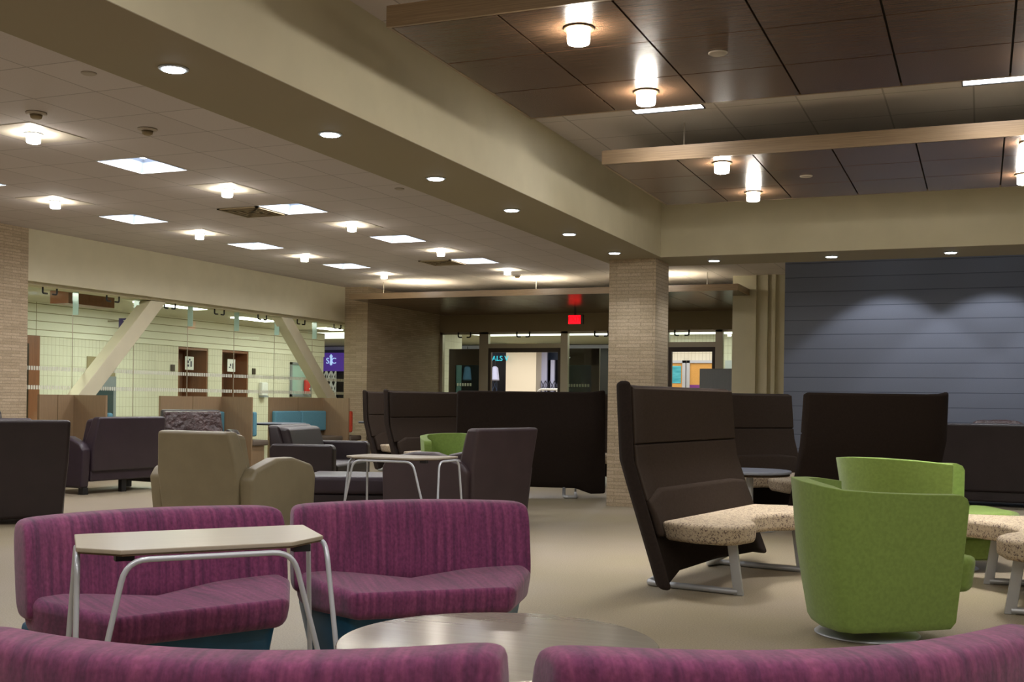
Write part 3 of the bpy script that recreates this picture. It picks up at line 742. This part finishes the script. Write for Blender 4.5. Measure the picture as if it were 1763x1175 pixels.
# laptop tables
hexp = [(0, 0), (.846, 0), (.80, .372), (.64, .51), (.075, .505), (-.045, .378)]
def laptop_table(loc, rot, label, proto=[None]):
    if proto[0]:
        r = dup(proto[0], loc, None, label); r.rotation_euler = (0, 0, R(rot)); return r
    t = thing('laptop_table', label, 'table', loc, None, 'tall laptop tables'); t.rotation_euler = (0, 0, R(rot))
    P = [(x, -y) for x, y in hexp]
    bm = B(); prism(bm, P[::-1], .735, .75); finish('tabletop', bm, M['table_grey'], t, True, bevel=.003, seg=2)
    bm = B(); prism(bm, [(x*.985+.006, y*.985-.003) for x, y in P[::-1]], .729, .735); finish('edge_band', bm, M['edge'], t)
    def leg(pts, nm='wire_leg'):
        bm = B(); tube(bm, fillet(pts, .07, 6), .0095, 10); return finish(nm, bm, M['steel'], t, True)
    z = .718
    leg([(-.06, -.52, .01), (.09, -.515, z), (.64, -.52, z), (.83, -.52, .01)])
    leg([(-.055, -.45, .01), (-.035, -.345, z), (.0, -.05, z), (-.035, .02, .01)])
    leg([(.85, -.5, .01), (.815, -.36, z), (.86, -.02, z), (.9, .04, .01)])
    for q in ((.1, -.42), (.7, -.42), (.4, -.06)): box('mounting_block', M['black'], q[0]-.03, q[0]+.03, q[1]-.02, q[1]+.02, .705, .729, t)
    proto[0] = t; return t
laptop_table((-2.99, 3.18, 0), 50.8, 'tall laptop table with angled champagne top before the left purple seat')
laptop_table((-5.07, 9.0, 0), 4, 'tall laptop table with wire legs behind the middle purple seat')

# ------------------------------------------------------------------ high-back lounges
def hb_y(z):
    return .31*min(z, .86)/.86 + (.04*(z-.86)/.52 if z > .86 else 0)
def slab(bm, cols, z0, z1, rows, yoff, th, topadd=None, half=None):
    F, K = [], []
    for r in range(rows+1):
        z = z0+(z1-z0)*r/rows; f, k = [], []
        for c_ in cols:
            x, y, dz = c_[:3]
            zz = z+(dz if r == rows else (c_[3] if r == 0 and len(c_) > 3 else 0))
            s = 1+.035*(1.38-z)/1.38
            f.append(bm.verts.new((x*s, y+hb_y(z)+yoff, zz))); k.append(bm.verts.new((x*s, y+hb_y(z)+yoff+th, zz)))
        F.append(f); K.append(k)
    n = len(cols)
    for r in range(rows):
        for c in range(n-1):
            bm.faces.new((F[r][c], F[r][c+1], F[r+1][c+1], F[r+1][c])); bm.faces.new((K[r][c+1], K[r][c], K[r+1][c], K[r+1][c+1]))
        bm.faces.new((K[r][0], F[r][0], F[r+1][0], K[r+1][0])); bm.faces.new((F[r][-1], K[r][-1], K[r+1][-1], F[r+1][-1]))
    for c in range(n-1):
        bm.faces.new((F[-1][c], F[-1][c+1], K[-1][c+1], K[-1][c])); bm.faces.new((K[0][c], K[0][c+1], F[0][c+1], F[0][c]))
def highback(loc, heading, label, proto=[None], scale=(1, 1, 1)):
    if proto[0]: return dup(proto[0], loc, heading, label, scale=scale)
    t = thing('highback_bench', label, 'high-back bench', loc, heading, 'dark brown high-back lounge benches', scale)
    w = .93
    cols = [(-w-.07, -.13, .03), (-w, -.07, .02), (-w+.12, -.015, .005, 0), (-w+.32, 0, 0, .07), (0, 0, 0, .08), (w-.25, 0, 0, .05), (w, 0, 0, .01)]
    bm = B(); slab(bm, cols, .05, 1.36, 8, 0, .09); finish('back_shell', bm, M['wool'], t, True, bevel=.03, seg=3, angle=50)
    cols2 = [(-w+.0, -.08, .01), (-w+.14, -.02, 0), (-w+.32, 0, 0), (0, 0, 0), (w-.008, 0, 0)]
    bm = B(); slab(bm, cols2, .965, 1.345, 3, -.022, .04); finish('head_pad', bm, M['wool_pad'], t, True, bevel=.014, seg=3, angle=50)
    bm = B(); slab(bm, cols2, .60, .96, 3, -.022, .04); finish('upper_back_pad', bm, M['wool_pad'], t, True, bevel=.014, seg=3, angle=50)
    cols3 = [(-w+.1, -.03, -.07), (-w+.34, 0, 0), (0, 0, 0), (w-.3, 0, 0), (w-.05, 0, -.02)]
    bm = B(); slab(bm, cols3, .36, .665, 2, -.05, .07); finish('lumbar_pad', bm, M['wool_pad'], t, True, bevel=.03, seg=3, angle=50)
    seat = [(-.80, .1), (-.88, -.15), (-.86, -.36), (-.76, -.44), (-.56, -.46), (-.42, -.41), (-.24, -.3), (0, -.27), (.2, -.34), (.38, -.5), (.52, -.62), (.7, -.64), (.82, -.56), (.85, -.2), (.80, .1)]
    bm = B(); prism(bm, seat, .335, .465, 'z', .96); finish('seat_cushion', bm, M['tan'], t, True, bevel=.035, seg=4, angle=60)
    for s in (-1, 1):
        x = -.64 if s < 0 else .56
        bm = B()
        tube(bm, fillet([(x, -.38, .022), (x, .26, .022), (x-s*.16, .3, .022), (x-s*.16, .12, .12)], .05), .022, 8)
        finish('floor_rail', bm, M['leg_metal'], t, True)
        bm = B(); hexa(bm, [(x-.013, -.42, .0), (x+.013, -.42, .0), (x+.013, -.355, .0), (x-.013, -.355, .0), (x-.013, -.37, .34), (x+.013, -.37, .34), (x+.013, -.305, .34), (x-.013, -.305, .34)])
        finish('leg', bm, M['leg_metal'], t, bevel=.004, seg=1)
    proto[0] = t; return t
highback((-1.70, 8.14, 0), -10.4, 'nearest high-back bench, seen from the side with its tan seat toward the green chairs', scale=(1.04, 1, 1))
highback((-2.38, 12.62, 0), -40, 'high-back bench behind the nearest one, facing the small table beside the khaki wall')
highback((-1.17, 12.05, 0), 127, 'dark high-back bench seen from behind, just beyond the green tub chairs', scale=(.85, 1, 1))
highback((-5.43, 13.8, 0), 110, 'wide black back of a high-back bench seen square on, left of the brick column', scale=(.97, 1, 1))
highback((-5.85, 16.35, 0), -74, 'high-back bench hidden behind the square-on one, only its right edge showing')
highback((-7.68, 15.87, 0), -14, 'high-back bench facing right behind the small green chair')
highback((-9.22, 17.9, 0), -12, 'farthest left high-back bench beside the red booth cushions')
highback((.5, 8.17, 0), 185.4, 'high-back bench at the right picture edge, only its tan seat in view', scale=(-1, 1, 1))

# small round table between the far benches
def small_table(loc, label):
    t = thing('small_round_table', label, 'table', loc)
    bm = B(); lathe(bm, [(.38, .56), (.40, .565), (.40, .585), (.395, .59)], 40); finish('tabletop', bm, M['blue_grey_top'], t, True)
    bm = B(); lathe(bm, [(.385, .54), (.385, .56)], 40); finish('edge_band', bm, M['edge'], t, True)
    bm = B(); lathe(bm, [(.035, .02), (.035, .54)], 16); finish('pedestal', bm, M['steel'], t, True)
    bm = B(); lathe(bm, [(.26, 0), (.26, .01), (.04, .025)], 32); finish('base', bm, M['steel'], t, True)
small_table((-2.1, 11.3, 0), 'small round table with pale grey top behind the nearest high-back bench')

# ------------------------------------------------------------------ green tub chairs
def tub(loc, heading, label, mirror=1, scale=None):
    t = thing('tub_chair', label, 'armchair', loc, heading, 'lime green swivel tub chairs', scale)
    pth = [(-.368, -.365, .73), (-.369, -.35, .765), (-.371, -.315, .785), (-.385, -.1, .79), (-.385, .16, .80), (-.375, .37, .815), (-.30, .45, .83), (-.1, .465, .845), (.13, .40, .85), (.28, .23, .84), (.36, .03, .815)]
    pth = [(x*mirror, y, z) for x, y, z in pth]
    bm = B(); n = len(pth); zs = (.07, .11, .3, .5, 1)
    O, I = [], []
    for zi, z in enumerate(zs):
        o_, i_ = [], []
        for k, (x, y, zt) in enumerate(pth):
            zz = zt if z == 1 else z
            f = min(1, zz/.72)
            sx = .80+.20*f**.8; sy = (.68+.32*f**.8) if y > 0 else (.90+.10*f)
            if zi == 0: sx *= .95; sy *= .95
            a, c = pth[max(0, k-1)], pth[min(n-1, k+1)]
            tx, ty = c[0]-a[0], c[1]-a[1]; L = math.hypot(tx, ty); th = .085
            nx, ny = (ty/L, -tx/L) if mirror > 0 else (-ty/L, tx/L)
            o_.append(bm.verts.new((x*sx, y*sy, zz))); i_.append(bm.verts.new((x*sx+nx*th, y*sy+ny*th, zz)))
        O.append(o_); I.append(i_)
    for r in range(len(zs)-1):
        for k in range(n-1):
            bm.faces.new((O[r][k], O[r][k+1], O[r+1][k+1], O[r+1][k])); bm.faces.new((I[r][k+1], I[r][k], I[r+1][k], I[r+1][k+1]))
        bm.faces.new((I[r][0], O[r][0], O[r+1][0], I[r+1][0])); bm.faces.new((O[r][-1], I[r][-1], I[r+1][-1], O[r+1][-1]))
    for k in range(n-1):
        bm.faces.new((O[-1][k], O[-1][k+1], I[-1][k+1], I[-1][k])); bm.faces.new((O[0][k+1], O[0][k], I[0][k], I[0][k+1]))
    finish('shell', bm, M['green'], t, True, bevel=.028, seg=4, angle=50)
    mx = mirror
    bm = B(); prism(bm, [(mx*x, y) for x, y in [(-.30, .34), (-.31, -.44), (-.24, -.51), (.2, -.46), (.32, -.34), (.32, .0), (.1, .34)]], .26, .45, 'z', .95); finish('seat_cushion', bm, M['green'], t, True, bevel=.04, seg=4, angle=40)
    bm = B(); prism(bm, [(mx*x, y) for x, y in [(-.25, .28), (-.25, -.34), (.25, -.34), (.24, .0), (.06, .28)]], .08, .26, 'z', .85); finish('seat_base', bm, M['green'], t, True, bevel=.03, seg=3)
    bm = B(); lathe(bm, [(.27, 0), (.28, .006), (.27, .014), (.06, .02)], 48); finish('swivel_plate', bm, M['steel'], t, True)
    bm = B(); lathe(bm, [(.06, .015), (.06, .1)], 20); finish('swivel_post', bm, M['steel'], t, True)
    return t
tub((-.56, 6.49, 0), 36.8, 'nearest lime green tub chair, side toward the camera, on a round steel plate')
tub((-.36, 9.36, 0), 32, 'second lime green tub chair, behind the nearest one, its inside facing the camera', -1, (1.12, 1.36, 1.0))
tub((-5.6, 11.9, 0), -60, 'small-looking green tub chair among the brown leather seats, mostly hidden')

# ------------------------------------------------------------------ leather sofas and armchairs
def club(name, label, cat, loc, heading, leather, W=.98, H=.96, seats=1, group=None, D=.84, worn=False, low=.12, flat=False, bw=None):
    """front faces local -y; origin on the floor at the middle of the seat"""
    t = thing(name, label, cat, loc, heading, group)
    hd = D/2; at = .15; ih = W/2-at
    arm = [(-hd, low-.08), (hd-.08, low-.08), (hd-.03, .56), (hd-.1, .64), (.1, .725), (-.14, .725), (-hd+.06, .65), (-hd, .55)]
    if flat: arm = [(-hd, low-.08), (hd-.08, low-.08), (hd-.02, .62), (hd-.06, .68), (-hd+.04, .68), (-hd, .64)]
    for s in (-1, 1):
        bm = B()
        xo, xi = s*(W/2), s*(ih+.005)
        poly = arm
        v0 = [bm.verts.new((xo-(s*.025 if z < .3 else 0), y, z)) for y, z in poly]; v1 = [bm.verts.new((xi, y, z)) for y, z in poly]
        n = len(poly)
        for i in range(n): bm.faces.new((v0[i], v0[(i+1) % n], v1[(i+1) % n], v1[i]))
        bm.faces.new(v0[::-1]); bm.faces.new(v1)
        finish('arm', bm, leather, t, True, bevel=.035, seg=4, angle=30)
    yb = hd-.2
    bm = B()
    z0, zm = (.05 if bw else low+.12), .6
    wt = ih-.02 if seats < 3 else ih
    ib = ih
    if bw: ib = bw-.06; wt = bw
    k3 = .03 if not bw else .05
    lo = [(-ib, yb-.02, z0), (ib, yb-.02, z0), (ib, yb+.17, z0), (-ib, yb+.17, z0)]
    mi = [(-ib-k3, yb+.02, zm), (ib+k3, yb+.02, zm), (ib+k3, yb+.21, zm), (-ib-k3, yb+.21, zm)]
    hi = [(-wt, yb+.13, H), (wt, yb+.13, H), (wt, yb+.27, H), (-wt, yb+.27, H)]
    L = [[bm.verts.new(p) for p in q] for q in (lo, mi, hi)]
    for a, b in zip(L, L[1:]):
        for i in range(4): bm.faces.new((a[i], a[(i+1) % 4], b[(i+1) % 4], b[i]))
    bm.faces.new(L[0][::-1]); bm.faces.new(L[-1])
    finish('backrest', bm, leather, t, True, bevel=.035, seg=4, angle=32)
    box('lower_rail', leather, -ih, ih, -hd+.06, hd-.06, low, low+.15, t, .02, 3)
    cw = 2*ih/seats
    for k in range(seats):
        x0 = -ih+k*cw
        bm = B(); prism(bm, [(x0+.006, -hd+.0), (x0+cw-.006, -hd+.0), (x0+cw-.006, yb+.0), (x0+.006, yb+.0)], low+.15, .44)
        finish('seat_cushion', bm, leather, t, True, bevel=.045, seg=4)
        bm = B(); hexa(bm, [(x0+.01, yb-.12, .42), (x0+cw-.01, yb-.12, .42), (x0+cw-.01, yb+.03, .42), (x0+.01, yb+.03, .42),
                            (x0+.03, yb+.0, H-.03), (x0+cw-.03, yb+.0, H-.03), (x0+cw-.03, yb+.14, H-.02), (x0+.03, yb+.14, H-.02)])
        o = finish('back_cushion', bm, M['worn_leather'] if worn else leather, t, True, bevel=.045, seg=4)
    for sx in (-1, 1):
        for sy in (-1, 1):
            bm = B(); cx, cy = sx*(W/2-.09), sy*(hd-.12)
            bx(bm, cx-.04, cx+.04, cy-.04, cy+.04, 0, low-.07 if low > .08 else .05); finish('leg', bm, M['black'], t)
    if seats > 1:
        bm = B(); bx(bm, -.04, .04, hd-.16, hd-.1, 0, low); finish('leg', bm, M['black'], t)
    return t
club('armchair', 'beige leather armchair seen from behind, left of the rear laptop table', 'armchair', (-6.09, 8.38, 0), 89, M['beige_leather'], W=1.08, H=.955, D=1.0)
club('armchair', 'dark brown leather armchair cut by the left picture edge, seen from behind', 'armchair', (-8.81, 8.47, 0), 139, M['brown_leather'], W=1.02, H=1.0, bw=.53)
club('loveseat', 'plum black leather loveseat seen from behind, before the near booth', 'sofa', (-10.55, 11.78, 0), 174, M['plum_leather'], W=1.45, H=.97, seats=2, low=.16)
club('armchair', 'taupe brown leather armchair seen from behind, right of the rear laptop table', 'armchair', (-4.93, 10.6, 0), 165, M['taupe_leather'], W=1.1, H=.97, D=1.15, bw=.5)
club('armchair', 'worn brown leather armchair facing the camera before the middle booth', 'armchair', (-11.28, 14.55, 0), -40, M['brown_leather'], W=1.25, H=1.03, worn=True)
club('loveseat', 'dark brown leather loveseat sideways behind the beige armchair', 'sofa', (-7.75, 12.5, 0), 12, M['brown_leather'], W=1.5, H=.90, seats=1, flat=True)
club('armchair', 'worn brown leather armchair top at the far left, before the brick wall', 'armchair', (-11.75, 10.75, 0), -40, M['brown_leather'], W=1.0, H=1.03, worn=True)
club('armchair', 'plum leather armchair mostly hidden behind the leftmost brown chair', 'armchair', (-10.6, 9.95, 0), 150, M['plum_leather'], W=.98, H=.97)
club('sofa', 'dark brown leather sofa seen from behind against the blue wall', 'sofa', (.66, 15.72, 0), 90, M['brown_leather'], W=2.5, H=1.03, seats=3, worn=True, low=.06)
club('armchair', 'plum leather armchair peeking out left of the sofa at the blue wall', 'armchair', (-1.35, 15.2, 0), -50, M['plum_leather'], W=.9, H=.96)
# low ottoman
t = thing('ottoman', 'low plum leather ottoman between the beige and taupe armchairs', 'ottoman', (-6.25, 10.75, 0)); t.rotation_euler = (0, 0, R(20))
box('cushion', M['plum_leather'], -.5, .5, -.42, .42, .24, .43, t, .05, 4); box('frame', M['brown_leather'], -.46, .46, -.38, .38, .07, .24, t, .02)
for sx in (-1, 1):
    for sy in (-1, 1): box('leg', M['black'], sx*.38-.03, sx*.38+.03, sy*.3-.03, sy*.3+.03, 0, .07, t)
# leather left lying on the sofa top by the blue wall
def crumple(name, label, loc, L, Wd, H, seed):
    rnd = random.Random(seed); bm = B(); n, m = 16, 6; V = []
    for i in range(n+1):
        row = []
        for j in range(m+1):
            u, v = i/n*2-1, j/m*2-1
            h = H*max(0, 1-abs(u)**6)*max(0, 1-v*v)*(.65+.35*rnd.random())
            row.append(bm.verts.new((u*L/2, v*Wd/2, h)))
        V.append(row)
    for i in range(n):
        for j in range(m): bm.faces.new((V[i][j], V[i+1][j], V[i+1][j+1], V[i][j+1]))
    o = finish(name, bm, M['worn_leather'], None, True, sub=2); o.location = loc
    return tag(o, label, 'cushion')
crumple('crumpled_leather_cushion', 'flattened worn leather cushion lying along the sofa top at the blue wall', (.2, 16.07, 1.025), .62, .16, .06, 3)
crumple('crumpled_leather_cushion', 'small rumpled leather lump at the right end of the sofa top', (.78, 16.07, 1.025), .3, .16, .08, 5)

# ------------------------------------------------------------------ booths along the glass wall
def booth(name, label, y0, y1, xe, fabric, group='laminate booth benches along the glass wall'):
    """back along the glass (facing +X) with an end panel at y1 reaching to xe; the end panel carries a cushion on its far side"""
    t = thing(name, label, 'booth', (0, 0, 0), group=group)
    x0 = -12.42; ym = (y0+y1)/2
    for a, b in ((y0, ym-.008), (ym+.008, y1)): box('back_panel', M['booth'], x0-.04, x0, a, b, 0, 1.24, t)
    box('end_panel', M['booth'], x0, xe, y1-.04, y1, 0, 1.24, t)
    for a, b in ((y0+.06, ym-.012), (ym+.012, y1-.06)) if y1-y0 > 1 else (): box('back_cushion', fabric, x0, x0+.1, a, b, .58, .98, t, .03, 3)
    box('seat_pad', M['booth_seat'], x0, x0+.5, y0, y1-.06, .38, .48, t, .03, 3); box('plinth', M['booth'], x0+.02, x0+.42, y0+.05, y1-.1, 0, .38, t)
    box('far_cushion', fabric, x0+.08, xe+.03, y1+.004, y1+.1, .55, .98, t, .03, 3)
    box('far_seat_pad', M['booth_seat'], x0+.02, xe+.02, y1+.01, y1+.48, .38, .48, t, .03, 3)
    box('far_plinth', M['booth'], x0+.04, xe-.03, y1+.01, y1+.4, 0, .38, t)
    return t
booth('booth_bench', 'laminate booth panels nearest the brick wall, left of the first brace', 12.5, 13.2, -11.82, M['teal'])
booth('booth_bench', 'laminate booth panels in the middle, behind the worn leather armchair', 15.1, 16.75, -11.78, M['teal'])
booth('booth_bench', 'far laminate booth with two visible teal back cushions', 18.2, 20.12, -11.82, M['teal'])
b = bpy.data.objects
# the far booth's outer cushion is rust red
for o in list(bpy.data.objects):
    if o.name.startswith('far_cushion') and o.parent and 'far laminate' in o.parent['label']:
        o.data.materials.clear(); o.data.materials.append(M['orange']); o['label'] = 'rust red cushion on the outer side of the panel'
t = thing('booth_bench', 'booth bench with rust red back cushion by the brick pier', 'booth', (0, 0, 0), group='laminate booth benches along the glass wall')
box('back_panel', M['booth'], -11.72, -10.8, 20.98, 21.04, 0, 1.24, t); box('back_cushion', M['orange'], -11.75, -10.85, 20.86, 20.978, .55, .98, t, .03, 3)
box('seat_pad', M['booth_seat'], -11.72, -10.82, 20.62, 20.86, .38, .48, t, .03, 3); box('plinth', M['booth'], -11.7, -10.84, 20.68, 20.95, 0, .38, t)
def booth_table(x0, x1, y0, y1, label):
    t = thing('booth_table', label, 'table', ((x0+x1)/2, (y0+y1)/2, 0)); a, c = (x1-x0)/2, (y1-y0)/2
    box('tabletop', M['blue_grey_top'], -a, a, -c, c, .755, .775, t, .004); box('edge_band', M['black'], -a+.004, a-.004, -c+.004, c-.004, .735, .755, t)
    bm = B(); lathe(bm, [(.04, .02), (.04, .735)], 16); finish('pedestal', bm, M['steel'], t, True)
    bm = B(); lathe(bm, [(.24, 0), (.24, .01), (.04, .02)], 32); finish('base', bm, M['black'], t, True)
booth_table(-12.3, -11.55, 17.3, 18.1, 'booth table with pale top and dark edge between the middle and far booths')
booth_table(-11.7, -11.1, 20.27, 20.58, 'small dark-edged booth table beside the rust red cushions')

# ------------------------------------------------------------------ lamps (area lights at the fixtures, plus added unseen fill lights)
def area(name, loc, size, power, col=(1, .97, .93), sy=None, spread=PI, rot=(0, 0, 0)):
    l = bpy.data.lights.new(name, 'AREA'); l.energy = power; l.color = col; l.shape = 'RECTANGLE' if sy else 'DISK'; l.size = size
    if sy: l.size_y = sy
    l.spread = spread
    o = bpy.data.objects.new(name, l); C.objects.link(o); o.location = loc; o.rotation_euler = rot; return o
def spot(name, loc, power, ang, blend, col, size=.05):
    l = bpy.data.lights.new(name, 'SPOT'); l.energy = power; l.spot_size = R(ang); l.spot_blend = blend; l.color = col; l.shadow_soft_size = size
    o = bpy.data.objects.new(name, l); C.objects.link(o); o.location = loc; return o
for i, (x, y) in enumerate(troffers): area('troffer_lamp', (x, y, CE+.1), .4, 38, (.98, .98, 1), .46)
for i, (x, y) in enumerate(dl): spot('downlight_beam', (x, y, SO-.03), 45, 120, .8, (.92, .96, 1))
for x, y in ((-1.2, 15.75), (.15, 15.75), (1.5, 15.75)):
    t = tag(box('wall_washer', M['down_glow'], x-.05, x+.05, y-.05, y+.05, CE-.012, CE-.004), 'small wall washer hidden above the cross beam, lighting the blue wall', 'ceiling light', 'wall washers before the blue wall')
    spot('washer_beam', (x, y, CE-.03), 95, 96, .25, (.95, .97, 1))
for y in (6, 12, 18, 24): area('corridor_lamp', (-14.7, y, 2.95), 1.2, 100, (1, .99, .92), 2.6)
area('hall_lamp', (-8.5, 28.2, 3.1), 6, 150, (1, .97, .9), 3)
area('hall_lamp', (-12.5, 32.8, 3.1), 6, 190, (1, .97, .9), 3)
area('hall_lamp', (-20, 31.5, 3.1), 5, 190, (1, .97, .92), 5)

for x, y, p in ((-2.0, .6, 60), (.6, .6, 60), (-2.0, 2.8, 50), (.8, 2.8, 50), (-5.6, 1.5, 40), (-8, 3.4, 40), (3.4, 4.5, 50), (3.4, 10, 40), (3.4, 1, 40), (-8, 0, 40)):  # unseen fill lamps, added to brighten the front purple seats and the lounge
    t = thing('fill_lamp', 'round fill lamp added on the ceiling outside the picture to brighten the lounge', 'ceiling light', (x, y, CE), group='added fill lamps outside the picture')
    bm = B(); lathe(bm, [(.15, -.02), (.16, 0)], 24); finish('lens', bm, M['white'], t, True)
    area('fill_light', (x, y, CE-.03), .3, p*.62, (1, .98, .95))
for x, y in strips: area('slot_lamp', (x, y, CE-.02), .5, 26, (1, .98, .95), .55, spread=R(75))
w = bpy.data.worlds.new('world'); bpy.context.scene.world = w; w.use_nodes = True
w.node_tree.nodes['Background'].inputs[0].default_value = (.9, .92, 1, 1); w.node_tree.nodes['Background'].inputs[1].default_value = .02

# ------------------------------------------------------------------ camera
cam = bpy.data.cameras.new('camera'); co = bpy.data.objects.new('camera', cam); C.objects.link(co)
cam.sensor_width = 36; cam.sensor_fit = 'HORIZONTAL'; cam.lens = 36*1966/1763
cam.shift_y = (689-587.5)/1763; cam.clip_end = 200
co.matrix_world = Matrix.Translation((0, 0, 1.25)) @ Matrix.Rotation(R(22.34), 4, 'Z') @ Matrix.Rotation(PI/2, 4, 'X') @ Matrix.Rotation(R(.75), 4, 'Z')
sc = bpy.context.scene; sc.camera = co
sc.view_settings.view_transform = 'Standard'; sc.view_settings.exposure = 0
